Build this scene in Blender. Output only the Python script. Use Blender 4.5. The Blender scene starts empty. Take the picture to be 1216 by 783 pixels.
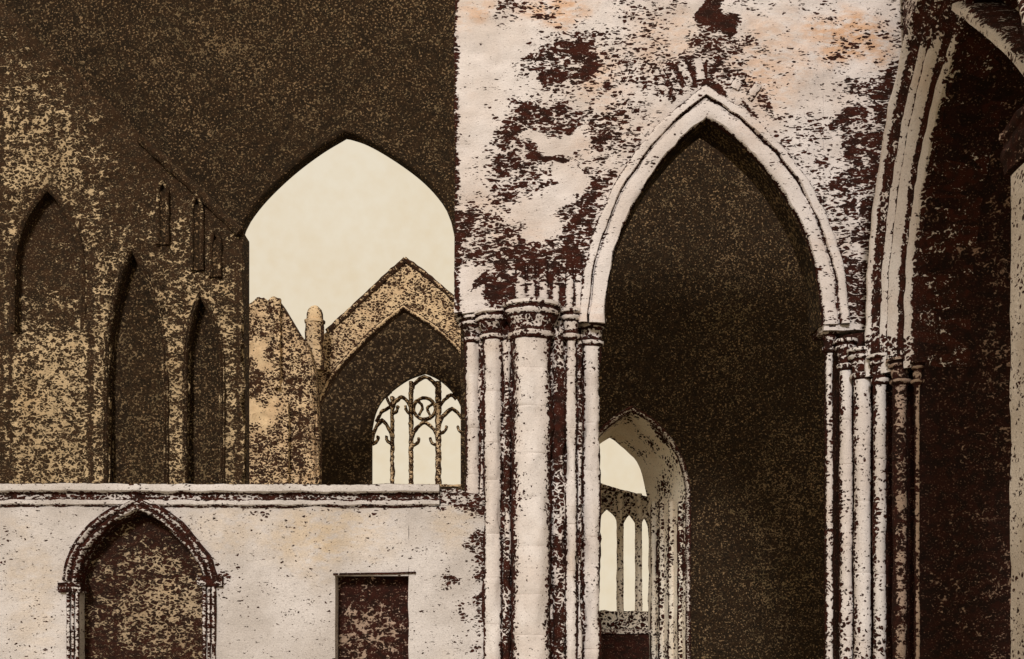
import bpy, math, random
import numpy as np
from mathutils import Vector, noise as mnoise

random.seed(7)
SC = bpy.context.scene
COL = SC.collection
F, CX, HY, EZ = 1300.0, 608.0, 725.0, 1.65      # focal length in photo pixels, principal column, horizon row, eye height

# ------------------------------------------------------------------ frames: one upright wall plane each
class Frame:
    def __init__(s, O, U):
        s.O = np.array(O, float); s.U = np.array(U, float); s.U /= np.linalg.norm(s.U)
        s.N = np.array((s.U[1], -s.U[0]))                 # towards the viewer
    def world(s, u, z, d=0.0):
        p = s.O + s.U * u + s.N * d
        return (p[0], p[1], z)
    def uz(s, px, py, d=0.0):
        o = s.O + s.N * d
        a = np.array([[(px - CX) / F, -s.U[0]], [1.0, -s.U[1]]])
        t, u = np.linalg.solve(a, o)
        return u, EZ + t * (HY - py) / F
    def pix(s, u, z):
        p = s.O[None, :] + np.outer(np.asarray(u, float), s.U)
        return CX + F * p[:, 0] / p[:, 1], HY - F * (np.asarray(z, float) - EZ) / p[:, 1]

def front(Y): return Frame((0, Y), (1, 0))
FR = front(13.0)

# ------------------------------------------------------------------ stain maps: where dirt, lichen and a painted edge shadow sit on a wall
class Map:
    def __init__(s, base=0.0, warp=7.0): s.base = base; s.items = []; s.warp = warp
    def box(s, x0, x1, y0, y1, v, soft=8.0): s.items.append(('b', x0, x1, y0, y1, v, soft)); return s
    def line(s, pts, w, v): s.items.append(('l', pts, w, v)); return s
    def pale(s, x0, x1, y0, y1, v=0.05, soft=6.0): s.items.append(('p', x0, x1, y0, y1, v, soft)); return s
    def __call__(s, px, py):
        px0 = np.asarray(px, float); py0 = np.asarray(py, float)
        q1 = np.sin(py0 * .083 + 1.7 * np.sin(px0 * .051 + 1)); q2 = np.sin(px0 * .094 + 1.5 * np.sin(py0 * .063 + 2)); q3 = np.sin(px0 * .21 + py0 * .17 + 2 * q1); q4 = np.sin(px0 * .19 - py0 * .23 + 2 * q2)
        a = s.warp; px = px0 + a * (q1 + .6 * q3); py = py0 + a * (.8 * q2 + .5 * q4)
        out = np.full(px.shape, 0.0) + (s.base(px, py) if callable(s.base) else s.base)
        for it in s.items:
            if it[0] in 'bp':
                _, x0, x1, y0, y1, v, soft = it
                cx, cy, rx, ry = (x0 + x1) / 2, (y0 + y1) / 2, (x1 - x0) / 2, (y1 - y0) / 2
                k = 2.3
                q = (np.abs((px - cx) / (rx + soft * .5)) ** k + np.abs((py - cy) / (ry + soft * .5)) ** k) ** (1 / k)
                w = np.clip((1.22 - q) / (0.30 + soft / max(4.0, min(rx, ry) + soft)), 0, 1)
                w = w * w * (3 - 2 * w)
                out = np.maximum(out, v * w) if it[0] == 'b' else out * (1 - w) + v * w
            else:
                _, pts, wd, v = it
                lx, ly = px0 + .12 * (px - px0), py0 + .12 * (py - py0)
                dmin = np.full(px.shape, 1e9)
                for (ax, ay), (bx, by) in zip(pts[:-1], pts[1:]):
                    ex, ey = bx - ax, by - ay
                    t = np.clip(((lx - ax) * ex + (ly - ay) * ey) / (ex * ex + ey * ey + 1e-9), 0, 1)
                    dmin = np.minimum(dmin, np.hypot(lx - ax - t * ex, ly - ay - t * ey))
                w = np.clip(1.5 - dmin / wd, 0, 1)
                out = np.maximum(out, v * w)
        return np.clip(out, 0, 1)

# ------------------------------------------------------------------ curves
def smooth(pts, n=8):
    P = [np.array(p, float) for p in pts]
    P = [2 * P[0] - P[1]] + P + [2 * P[-1] - P[-2]]
    out = []
    for i in range(1, len(P) - 2):
        for k in range(n):
            t = k / n
            a, b, c, d = P[i - 1], P[i], P[i + 1], P[i + 2]
            out.append(0.5 * (2 * b + (c - a) * t + (2 * a - 5 * b + 4 * c - d) * t * t + (3 * b - a - 3 * c + d) * t ** 3))
    out.append(P[-2])
    return [tuple(p) for p in out]

def half_arch(us, zs, ua, za, n=18):
    """points from the springing to the apex, an arc with a vertical tangent at the springing"""
    a, h = abs(ua - us), za - zs
    r = (a * a + h * h) / (2 * a); sg = 1 if ua > us else -1
    tm = math.atan2(h, r - a)
    return [(us + sg * (r - r * math.cos(tm * k / n)), zs + r * math.sin(tm * k / n)) for k in range(n + 1)]

def arch(u0, z0, ua, za, u1, z1, n=18, foot0=None, foot1=None):
    p = half_arch(u0, z0, ua, za, n) + half_arch(u1, z1, ua, za, n)[::-1][1:]
    if foot0 is not None:
        m = 8; p = [(u0, foot0 + (z0 - foot0) * k / m) for k in range(m)] + p
    if foot1 is not None:
        m = 8; p = p + [(u1, z1 + (foot1 - z1) * (k + 1) / m) for k in range(m)]
    return p

def curve_fn(pts):
    """z as a function of u for a curve that runs from left to right"""
    us = np.array([p[0] for p in pts]); zs = np.array([p[1] for p in pts])
    o = np.argsort(us, kind='stable')
    return lambda u: float(np.interp(u, us[o], zs[o]))

# ------------------------------------------------------------------ mesh collector
class MB:
    def __init__(s): s.v = []; s.f = []; s.st = []; s.wm = []
    def add(s, verts, faces, st, wm=None):
        b = len(s.v); s.v += [tuple(map(float, p)) for p in verts]; s.f += [tuple(b + i for i in f) for f in faces]
        n = len(verts)
        s.st += list(np.broadcast_to(np.asarray(st, float), (n,))); s.wm += list(np.broadcast_to(np.asarray(0.0 if wm is None else wm, float), (n,)))
    def build(s, name, mat, parent=None, shade=True):
        me = bpy.data.meshes.new(name)
        off = world_loc(parent) if parent else Vector((0, 0, 0))
        me.from_pydata([tuple(Vector(p) - off) for p in s.v], [], s.f)
        a = me.attributes.new('stain_shade', 'FLOAT', 'POINT'); a.data.foreach_set('value', np.array(s.st, np.float32))
        a = me.attributes.new('warm', 'FLOAT', 'POINT'); a.data.foreach_set('value', np.array(s.wm, np.float32))
        me.materials.append(mat); me.update()
        if shade:
            me.polygons.foreach_set('use_smooth', [True] * len(me.polygons))
            try: me.set_sharp_from_angle(angle=math.radians(40))
            except Exception: pass
        o = bpy.data.objects.new(name, me); COL.objects.link(o)
        if parent: o.parent = parent
        return o

LOC = {}
def world_loc(o):
    v = Vector((0, 0, 0))
    while o is not None:
        v += o.location; o = o.parent
    return v

def thing(name, label, cat, loc, group=None):
    o = bpy.data.objects.new(name, None); COL.objects.link(o)
    o.location = loc; o.empty_display_size = .3
    o['label'] = label; o['category'] = cat; o['kind'] = 'thing'
    if group: o['group'] = group
    return o

def wob(p, s, a, seed=0.0):
    return a * mnoise.noise(Vector((p[0] * s + seed, p[1] * s + 3.1, p[2] * s)))

# ------------------------------------------------------------------ shapes
def panel(mb, fr, us, lo, hi, thick, smap, res=.05, d=0.0, rough=.012, edge=.0, warm=None, back=None, reveal_dark=None):
    """a solid piece of wall: front face a fine grid over columns us between lo(u) and hi(u)"""
    us = list(us); n = len(us)
    zl = [lo(u) if callable(lo) else lo for u in us]; zh = [hi(u) if callable(hi) else hi for u in us]
    m = max(3, int(max(h - l for h, l in zip(zh, zl)) / res) + 1)
    V = []; UU = []; ZZ = []
    for i, u in enumerate(us):
        for k in range(m):
            z = zl[i] + (zh[i] - zl[i]) * k / (m - 1)
            uu = u
            if edge and (k in (0, m - 1)): z += edge * mnoise.noise(Vector((u * 4.1, z * .5, 9.0)))
            if edge and (i in (0, n - 1)): uu += edge * mnoise.noise(Vector((z * 3.7, u, 2.0)))
            p = fr.world(uu, z, d)
            r = rough * (mnoise.noise(Vector((p[0] * 2.1, p[1] * 2.1, p[2] * 2.6))) + .6 * mnoise.noise(Vector((p[0] * 7, p[1] * 7, p[2] * 9))))
            V.append(fr.world(uu, z, d + r)); UU.append(uu); ZZ.append(z)
    px, py = fr.pix(UU, ZZ)
    st = smap(px, py) if callable(smap) else np.full(len(V), float(smap))
    wm = warm(px, py) if callable(warm) else np.full(len(V), 0.0)
    Fc = []
    for i in range(n - 1):
        for k in range(m - 1):
            a = i * m + k; Fc.append((a, a + m, a + m + 1, a + 1))
    b = len(V)
    for i in range(n):
        V.append(fr.world(us[i], zl[i], d - thick)); V.append(fr.world(us[i], zh[i], d - thick))
    bs = np.full(2 * n, .5 if reveal_dark is None else reveal_dark)  # back-edge darkness; on the arcade wall it paints the arch's shade
    for i in range(n - 1):
        B0, B1, T0, T1 = b + 2 * i, b + 2 * i + 2, b + 2 * i + 1, b + 2 * i + 3
        Fc.append((B0, T0, T1, B1))
        Fc.append((i * m, B0, B1, (i + 1) * m))
        Fc.append((i * m + m - 1, (i + 1) * m + m - 1, T1, T0))
    Fc.append(tuple(range(0, m)) + (b + 1, b))
    Fc.append(tuple(range((n - 1) * m + m - 1, (n - 1) * m - 1, -1)) + (b + 2 * n - 2, b + 2 * n - 1))
    mb.add(V, Fc, np.concatenate([st, bs]), np.concatenate([wm, np.zeros(2 * n)]))

def lin(a, b, step):
    n = max(2, int(abs(b - a) / step) + 1)
    return [a + (b - a) * i / (n - 1) for i in range(n)]

def resample(pts, step):
    out = [pts[0]]
    for a, b in zip(pts[:-1], pts[1:]):
        L = math.hypot(b[0] - a[0], b[1] - a[1]); m = max(1, int(L / step))
        for k in range(1, m + 1): out.append((a[0] + (b[0] - a[0]) * k / m, a[1] + (b[1] - a[1]) * k / m))
    return out

def sweep(mb, fr, path, prof, smap=None, step=.05, rough=.01, side=1, close=True, gain=1.0, vary=1.0):
    """sweeps a profile of (offset outwards, depth towards the viewer, stain) along a path in the wall plane"""
    P = resample(path, step); n = len(P); m = len(prof)
    V = []; S = []; U = []; Z = []
    for i, p in enumerate(P):
        a = P[max(0, i - 1)]; c = P[min(n - 1, i + 1)]
        t1 = np.array((p[0] - a[0], p[1] - a[1])); t2 = np.array((c[0] - p[0], c[1] - p[1]))
        t1 = t1 / (np.linalg.norm(t1) + 1e-9); t2 = t2 / (np.linalg.norm(t2) + 1e-9)
        if i == 0: t1 = t2
        if i == n - 1: t2 = t1
        t = t1 + t2; t /= np.linalg.norm(t) + 1e-9
        nn = np.array((-t[1], t[0])) * side
        ms = 1 / max(.55, float(np.dot(t, t1)))
        for (o, d, s_) in prof:
            u, z = p[0] + nn[0] * o * ms, p[1] + nn[1] * o * ms
            w = fr.world(u, z, d)
            r = rough * (mnoise.noise(Vector((w[0] * 5, w[1] * 5, w[2] * 5))) + .5 * mnoise.noise(Vector((w[0] * 14, w[1] * 14, w[2] * 14))))
            V.append(fr.world(u + nn[0] * r, z + nn[1] * r, d + r)); S.append(s_); U.append(u); Z.append(z)
    Fc = []
    mm = m if close else m - 1
    for i in range(n - 1):
        for k in range(mm):
            a, b_ = i * m + k, i * m + (k + 1) % m
            Fc.append((a, b_, b_ + m, a + m) if side > 0 else (a, a + m, b_ + m, b_))
    if close:
        Fc.append(tuple(range(m))[::-1]); Fc.append(tuple(range((n - 1) * m, n * m)))
    S = np.array(S) + vary * np.array([.24 * mnoise.noise(Vector((v[0] * 3.3, v[1] * 3.3, v[2] * 3.3))) + .12 * mnoise.noise(Vector((v[0] * 9, v[1] * 9, v[2] * 9))) for v in V])
    S = np.clip(S, 0, 1)
    if smap is not None:
        px, py = fr.pix(U, Z); S = np.clip(np.maximum(S, gain * smap(px, py)), 0, 1)
    mb.add(V, Fc, S)

def lathe(mb, x, y, prof, stain_shade, seg=28, rough=.006, lean=0.0):
    """round shaft or capital: profile of (radius, z); stain(angle, z, x, y) or a number"""
    V = []; S = []; m = len(prof)
    for (r, z) in prof:
        ox = x + lean * z
        for k in range(seg):
            a = 2 * math.pi * k / seg
            q = (ox + r * math.cos(a), y + r * math.sin(a), z)
            rr = r + rough * (1.6 * mnoise.noise(Vector((q[0] * 5, q[1] * 5, q[2] * 2.2))) + .6 * mnoise.noise(Vector((q[0] * 12, q[1] * 12, q[2] * 9))) + .5 * mnoise.noise(Vector((q[0] * 17, q[1] * 17, q[2] * 13))))
            V.append((ox + rr * math.cos(a), y + rr * math.sin(a), z))
            S.append(stain_shade(a, z, V[-1][0], V[-1][1]) if callable(stain_shade) else stain_shade)
    Fc = []
    for i in range(m - 1):
        for k in range(seg):
            a, b = i * seg + k, i * seg + (k + 1) % seg
            Fc.append((a, b, b + seg, a + seg))
    Fc.append(tuple(range(seg))[::-1]); Fc.append(tuple(range((m - 1) * seg, m * seg)))
    mb.add(V, Fc, S)

def prism(mb, poly, z0, z1, st, step=.12, rough=.01):
    """upright prism over a plan polygon (counter-clockwise)"""
    P = []
    for a, b in zip(poly, poly[1:] + poly[:1]):
        L = math.hypot(b[0] - a[0], b[1] - a[1]); m = max(1, int(L / step))
        for k in range(m): P.append((a[0] + (b[0] - a[0]) * k / m, a[1] + (b[1] - a[1]) * k / m))
    n = len(P); zs = lin(z0, z1, step); V = []; S = []
    for z in zs:
        for (x, y) in P:
            r = rough * mnoise.noise(Vector((x * 5, y * 5, z * 5)))
            V.append((x + r, y + r, z)); S.append(st(x, y, z) if callable(st) else st)
    Fc = []
    for i in range(len(zs) - 1):
        for k in range(n):
            a, b = i * n + k, i * n + (k + 1) % n
            Fc.append((a, b, b + n, a + n))
    Fc.append(tuple(range(n))[::-1]); Fc.append(tuple(range((len(zs) - 1) * n, len(zs) * n)))
    mb.add(V, Fc, S)

def bar(mb, fr, pts, w, dep, st, d=0.0, step=.06, rough=.004):
    """a chamfered stone bar following a line in the wall plane"""
    h = w / 2
    sweep(mb, fr, pts, [(-h, d - dep, st), (-h, d - .3 * dep, st), (-.35 * h, d, st * .8), (.35 * h, d, st * .8), (h, d - .3 * dep, st), (h, d - dep, st)], step=step, rough=rough)

# ------------------------------------------------------------------ materials
def stone(name, base, base2, warm, ink, ink2, fs, aniso=1.6, k=.54, soft=.035, gs=60., grain=.10, bump=.5, bdist=.02, fine=.3, joints=0.0, jsize=(.7, .34), speck=None, speck_t=.66, drift=0.0, cells=.15):
    m = bpy.data.materials.new(name); m.use_nodes = True
    nt = m.node_tree; N = nt.nodes; L = nt.links
    for x in list(N): N.remove(x)
    out = N.new('ShaderNodeOutputMaterial'); bs = N.new('ShaderNodeBsdfPrincipled')
    bs.inputs['Roughness'].default_value = .93; bs.inputs['Specular IOR Level'].default_value = .12
    L.new(bs.outputs[0], out.inputs[0])
    geo = N.new('ShaderNodeNewGeometry')
    mp = N.new('ShaderNodeMapping'); mp.inputs['Scale'].default_value = (1, 1, aniso)
    L.new(geo.outputs['Position'], mp.inputs['Vector'])
    def noise(scale, det=2., rough=.55, dist=0., vec=None):
        n = N.new('ShaderNodeTexNoise'); n.inputs['Scale'].default_value = scale
        n.inputs['Detail'].default_value = det; n.inputs['Roughness'].default_value = rough; n.inputs['Distortion'].default_value = dist
        L.new(vec or mp.outputs[0], n.inputs['Vector']); return n.outputs['Fac']
    def math_(op, a, b=None, c=None, clamp=False):
        n = N.new('ShaderNodeMath'); n.operation = op; n.use_clamp = clamp
        for i, x in enumerate((a, b, c)):
            if x is None: continue
            if isinstance(x, (int, float)): n.inputs[i].default_value = x
            else: L.new(x, n.inputs[i])
        return n.outputs[0]
    def ramp(v, a, b, lo=0., hi=1.):
        n = N.new('ShaderNodeMapRange'); n.interpolation_type = 'SMOOTHSTEP'
        n.inputs['From Min'].default_value = a; n.inputs['From Max'].default_value = b
        n.inputs['To Min'].default_value = lo; n.inputs['To Max'].default_value = hi
        L.new(v, n.inputs['Value']); return n.outputs[0]
    def mix(f, a, b, mode='MIX'):
        n = N.new('ShaderNodeMix'); n.data_type = 'RGBA'; n.blend_type = mode
        if isinstance(f, (int, float)): n.inputs[0].default_value = f
        else: L.new(f, n.inputs[0])
        for i, x in ((6, a), (7, b)):
            if isinstance(x, tuple): n.inputs[i].default_value = (*x, 1)
            else: L.new(x, n.inputs[i])
        return n.outputs[2]
    st = N.new('ShaderNodeAttribute'); st.attribute_name = 'stain_shade'
    wa = N.new('ShaderNodeAttribute'); wa.attribute_name = 'warm'
    v = math_('ADD', math_('MULTIPLY', noise(fs, 2.0, .5, .5), 1 - fine), math_('MULTIPLY', noise(fs * 3.0, 1.5, .55, .3), fine))
    v = math_('ADD', v, math_('MULTIPLY', math_('SUBTRACT', noise(fs * .16, 2.), .5), .16))
    v = math_('ADD', v, math_('MULTIPLY', math_('SUBTRACT', noise(fs * .42, 1.), .5), .28))
    # flecks: broken cells, so that dirt reads as many small marks with pale stone between
    wn = N.new('ShaderNodeTexNoise'); wn.inputs['Scale'].default_value = fs * .8; wn.inputs['Detail'].default_value = 1; L.new(mp.outputs[0], wn.inputs['Vector'])
    va = N.new('ShaderNodeVectorMath'); va.operation = 'SCALE'; va.inputs['Scale'].default_value = .9 / fs; L.new(wn.outputs['Color'], va.inputs[0])
    vb = N.new('ShaderNodeVectorMath'); vb.operation = 'ADD'; L.new(mp.outputs[0], vb.inputs[0]); L.new(va.outputs[0], vb.inputs[1])
    vo = N.new('ShaderNodeTexVoronoi'); vo.feature = 'DISTANCE_TO_EDGE'; vo.inputs['Scale'].default_value = fs * 1.05; L.new(vb.outputs[0], vo.inputs['Vector'])
    v = math_('ADD', v, ramp(vo.outputs['Distance'], .02, .26, -cells * .70, cells * .62))
    v = math_('ADD', v, math_('MULTIPLY', math_('SUBTRACT', st.outputs['Fac'], .5), k))
    inkf = ramp(v, .5 - soft, .5 + soft)
    c = mix(ramp(noise(1.1, 4., .6, 0, geo.outputs['Position']), .36, .64), base, base2)
    # small streaks of warmer wash
    wf = math_('ADD', wa.outputs['Fac'], math_('MULTIPLY', ramp(noise(.8, 3., .6, 0, geo.outputs['Position']), .54, .74), .25))
    wf = math_('MULTIPLY', wf, ramp(noise(6., 3., .65), .3, .6), clamp=True)
    c = mix(wf, c, warm)
    # faint pits and fibres
    pit = ramp(noise(gs * .45, 2., .6), .60, .72)
    c = mix(math_('MULTIPLY', pit, .35), c, mix(.5, base2, ink))
    tiny = ramp(math_('ADD', noise(fs * 2.1, 2., .6), math_('MULTIPLY', noise(2.2, 2.), .12)), .735, .765)
    c = mix(math_('MULTIPLY', tiny, .8), c, ink)
    if joints:
        br = N.new('ShaderNodeTexBrick'); br.inputs['Scale'].default_value = 1.0
        br.inputs['Brick Width'].default_value = jsize[0]; br.inputs['Row Height'].default_value = jsize[1]
        br.inputs['Mortar Size'].default_value = .008; br.inputs['Mortar Smooth'].default_value = .5
        sx = N.new('ShaderNodeSeparateXYZ'); L.new(geo.outputs['Position'], sx.inputs[0])
        cb = N.new('ShaderNodeCombineXYZ')
        L.new(math_('ADD', sx.outputs[0], sx.outputs[1]), cb.inputs[0])
        L.new(math_('ADD', sx.outputs[2], math_('MULTIPLY', math_('SUBTRACT', noise(1.7, 2.), .5), .10)), cb.inputs[1])
        L.new(cb.outputs[0], br.inputs['Vector'])
        jf = math_('MULTIPLY', math_('MULTIPLY', br.outputs['Fac'], joints), ramp(noise(2.6, 2.), .46, .6))
        c = mix(jf, c, ink)
    ic = mix(ramp(noise(fs * .7, 2.), .35, .65), ink, ink2)
    if speck:
        ic = mix(math_('MULTIPLY', ramp(math_('ADD', noise(gs, 1.2, .6), math_('MULTIPLY', math_('SUBTRACT', noise(.55, 3., .6), .5), drift * 3.2)) if drift else noise(gs, 1.2, .6), speck_t, speck_t + .09), .75), ic, speck)
    c = mix(inkf, c, ic)
    g = ramp(noise(gs, 2., .7), .25, .75, 1 - grain, 1 + grain)
    gc = N.new('ShaderNodeCombineColor')
    for i in range(3): L.new(g, gc.inputs[i])
    c = mix(1.0, c, gc.outputs[0], 'MULTIPLY')
    L.new(c, bs.inputs['Base Color'])
    h = math_('ADD', math_('MULTIPLY', inkf, -.6), math_('MULTIPLY', noise(gs * .5, 3., .6), .35))
    h = math_('ADD', h, math_('MULTIPLY', noise(5., 3.), .5))
    if joints: h = math_('SUBTRACT', h, math_('MULTIPLY', br.outputs['Fac'], .5))
    bp = N.new('ShaderNodeBump'); bp.inputs['Strength'].default_value = bump; bp.inputs['Distance'].default_value = bdist
    L.new(h, bp.inputs['Height']); L.new(bp.outputs[0], bs.inputs['Normal'])
    return m

INK, INK2 = (.048, .0125, .0075), (.022, .0088, .006)
PK = (.44, .33, .28)
PALE = stone('pale_limewashed_stone', (.75, .685, .67), (.66, .58, .545), (.66, .38, .21), INK, INK2, 10.8, 2.4, gs=55, fine=.32, k=.56, soft=.022, speck=PK, speck_t=.67, bump=.7, cells=.115)
SHAFT = stone('pale_shaft_stone', (.74, .68, .66), (.64, .56, .52), (.60, .38, .22), INK, INK2, 14.0, 1.2, gs=60, fine=.36, k=.52, soft=.025, speck=PK, speck_t=.66, bump=.8)
LOWST = stone('weathered_low_wall_stone', (.64, .59, .575), (.51, .46, .435), (.60, .44, .26), INK, INK2, 14.0, 1.8, gs=55, fine=.36, k=.52, soft=.025, speck=PK, speck_t=.66, grain=.15, bump=.8)
TAN = stone('tan_rubble_stone', (.53, .395, .24), (.40, .29, .17), (.52, .29, .12), (.040, .0205, .010), (.024, .0145, .008), 9.5, 1.4, gs=26, fine=.36, soft=.045, k=.52, speck=(.22, .15, .085), speck_t=.60, bump=.9, bdist=.04, cells=.11)
INFILL = stone('blocked_door_rubble', (.42, .32, .215), (.31, .225, .145), (.5, .26, .10), (.036, .0125, .0075), (.020, .010, .007), 14.0, 1.6, gs=50, fine=.36, soft=.04, k=.48, speck=(.20, .12, .08), speck_t=.62, bump=.9, bdist=.04, cells=.12)
FAR = stone('far_tan_stone', (.64, .475, .30), (.55, .39, .24), (.60, .32, .14), (.045, .020, .010), (.030, .016, .010), 4.2, 1.5, gs=10, fine=.36, k=.54, bdist=.05, cells=.13)
DARK = stone('dark_sooty_stone', (.16, .11, .06), (.12, .085, .045), (.20, .10, .04), (.030, .0165, .0078), (.019, .0115, .006), 9.0, 1.1, gs=21, grain=.5, fine=.6, soft=.06, k=.6, speck=(.20, .13, .07), speck_t=.60, drift=.07)
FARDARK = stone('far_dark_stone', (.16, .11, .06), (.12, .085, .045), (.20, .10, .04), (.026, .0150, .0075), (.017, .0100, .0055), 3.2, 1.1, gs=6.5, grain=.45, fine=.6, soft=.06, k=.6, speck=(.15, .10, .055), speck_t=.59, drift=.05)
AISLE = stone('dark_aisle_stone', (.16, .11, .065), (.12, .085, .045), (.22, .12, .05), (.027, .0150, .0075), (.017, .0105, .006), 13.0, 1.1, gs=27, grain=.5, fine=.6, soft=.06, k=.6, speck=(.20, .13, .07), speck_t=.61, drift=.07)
DEEP = stone('dark_flecked_stone', (.44, .32, .26), (.33, .235, .175), (.3, .15, .08), (.036, .0105, .0070), (.018, .0078, .0055), 13.0, 1.3, gs=45, grain=.2, fine=.40, k=.52, soft=.04, speck=(.24, .14, .10), speck_t=.64, cells=.10)
VOID = stone('shade_toned_reveal_stone', (.30, .20, .155), (.22, .15, .11), (.3, .15, .08), (.026, .0085, .0058), (.013, .006, .0045), 13.0, 1.2, gs=45, grain=.25, fine=.42, k=.52, soft=.05, speck=(.16, .095, .07), speck_t=.63, cells=.10)  # darker copy of DEEP with the arch interior's shade in its colour
REV = stone('cream_reveal_stone', (.86, .79, .69), (.78, .68, .56), (.7, .5, .3), INK, INK2, 11.0, 1.2, gs=40, fine=.4, k=.54, soft=.03)
GREY = stone('greyed_stone', (.64, .57, .52), (.52, .45, .40), (.46, .28, .15), INK, INK2, 14.0, 1.4, gs=60, grain=.16, k=.52, fine=.40, soft=.03, speck=PK, speck_t=.66)

# ------------------------------------------------------------------ the ground
def ground():
    m = bpy.data.materials.new('trodden_turf'); m.use_nodes = True
    N = m.node_tree.nodes; L = m.node_tree.links; bs = N['Principled BSDF']
    g = N.new('ShaderNodeNewGeometry'); n = N.new('ShaderNodeTexNoise'); n.inputs['Scale'].default_value = .7; n.inputs['Detail'].default_value = 8
    cr = N.new('ShaderNodeValToRGB'); cr.color_ramp.elements[0].color = (.14, .12, .055, 1); cr.color_ramp.elements[1].color = (.34, .28, .19, 1)
    cr.color_ramp.elements[0].position = .35; cr.color_ramp.elements[1].position = .65
    L.new(g.outputs['Position'], n.inputs['Vector']); L.new(n.outputs['Fac'], cr.inputs[0]); L.new(cr.outputs[0], bs.inputs['Base Color'])
    bs.inputs['Roughness'].default_value = 1
    mb = MB(); R = 900
    xs = [-R, -200, -60] + lin(-30, 30, 1.5) + [60, 200, R]
    ys = [-R, -200, -40] + lin(-15, 60, 1.5) + [90, 250, R]
    V = []
    for y in ys:
        for x in xs: V.append((x, y, .03 * mnoise.noise(Vector((x * .4, y * .4, 0)))))
    nx = len(xs); Fc = [(j * nx + i, j * nx + i + 1, (j + 1) * nx + i + 1, (j + 1) * nx + i) for j in range(len(ys) - 1) for i in range(nx - 1)]
    mb.add(V, Fc, 0)
    o = mb.build('ground', m); o['kind'] = 'structure'
ground()

def U(px, Y): return (px - CX) * Y / F
def Zp(py, Y): return EZ + (HY - py) * Y / F

# ------------------------------------------------------------------ 1 arcade wall with the tall arch
Y0 = 13.0
fm = Map(.10, 10)
fm.box(590, 790, 20, 330, .28, 60)
fm.box(560, 705, 240, 330, .60, 20)
fm.box(700, 800, 20, 120, .44, 24)
fm.box(780, 1000, 30, 200, .20, 50)
for b in [(1026, 1100, 60, 400, .72), (1050, 1100, -20, 70, .45), (583, 681, 0, 18, .58), (640, 708, 40, 108, .66), (676, 706, 50, 95, .80), (712, 790, 28, 118, .36), (592, 693, 116, 158, .68), (594, 632, 140, 182, .72),
          (685, 762, 122, 172, .60), (576, 652, 186, 240, .64), (686, 718, 184, 290, .70), (664, 702, 230, 294, .66), (538, 596, 246, 322, .60),
          (590, 702, 284, 368, .70), (776, 850, 66, 116, .56), (574, 612, 318, 366, .78), (736, 806, 0, 20, .48), (828, 869, -20, 40, .98), (822, 888, 41, 84, .62), (883, 916, 3, 16, .5),
          (932, 1002, 4, 14, .55), (986, 1030, 40, 64, .58), (838, 863, 80, 108, .9), (720, 800, 72, 96, .45), (716, 772, 132, 215, .50), (863, 893, 84, 116, .62),
          (896, 922, 104, 140, .55), (914, 982, 138, 215, .44), (955, 1004, 215, 300, .50), (998, 1022, 66, 330, .70), (988, 1036, 300, 392, .72), (960, 1000, 40, 130, .24),
          (890, 960, 60, 130, .22), (600, 640, 20, 30, .3)]:
    fm.box(*b[:4], b[4] + .01)
    if b[4] < .9: fm.box(b[0] - 14, b[1] + 14, b[2] - 10, b[3] + 10, b[4] * .66, 14)
for b in [(652, 690, 194, 236), (604, 672, 244, 280), (634, 690, 162, 182), (546, 574, 322, 366, .12)]: fm.pale(*b)
fm.line([(628, 184), (672, 192)], 4, .95)
fm.line([(539, -10), (540, 240), (543, 375)], 5, .80).line([(1000, 330), (990, 290), (960, 232), (925, 175), (880, 122)], 3, .6)  # first stroke paints the dark shadow line along the wall's left end
for (a, b) in [((800, 118), (783, 88)), ((812, 110), (800, 82)), ((826, 104), (818, 78)), ((838, 98), (838, 74))]: fm.line([a, b], 4, .85)
for y in (74, 82, 90, 100): fm.line([(716, y), (800, y + random.uniform(-4, 4))], 1.8, .62)
wmap = Map(0)
for b in [(552, 580, 0, 30, .6), (620, 700, 0, 26, .8), (745, 830, 20, 70, .35), (880, 960, 20, 120, .40), (960, 1060, 20, 70, .85), (700, 740, 60, 120, .3), (960, 975, 300, 380, .5), (670, 705, 560, 690, .5)]: wmap.box(*b, 20)

aw = thing('arcade_wall', 'tall pale limewashed ruin wall blotched with dark lichen above the widest open pointed arch', 'ruined wall', (1.8, 13.5, 0))
SPY = 382
A1 = [(U(px, Y0), Zp(py, Y0)) for px, py in arch(717, -SPY, 838, -138, 977, -SPY + 0, 22)] if False else None
def px_arch(l, sy, ax, ay, r, sy2=None, n=22):
    p = arch(l, -sy, ax, -ay, r, -(sy if sy2 is None else sy2), n)
    return [(x, -y) for x, y in p]
a1px = px_arch(717, 384, 839, 138, 978, 386)
A1 = [(U(x, Y0), Zp(y, Y0)) for x, y in a1px]
fA1 = curve_fn(A1)
ul, ur = A1[0][0], A1[-1][0]
def lo1(u):
    if u <= ul: return Zp(372, Y0)
    if u >= ur: return Zp(392, Y0)
    return fA1(u)
us = lin(U(540, Y0), ul - .001, .045) + sorted(set([ul, ul + .012, ul + .03] + [p[0] for p in A1[1:-1]] + lin(ul + .06, ur - .06, .045) + [ur - .03, ur - .012, ur])) + lin(ur + .001, U(1084, Y0), .045)
mb = MB(); panel(mb, FR, us, lo1, 11.0, .5, fm, res=.045, rough=.03, edge=.025, warm=wmap, reveal_dark=.85)  # darkened return: shade under the arch is put into the colour
mb.build('masonry', PALE, aw)
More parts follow.
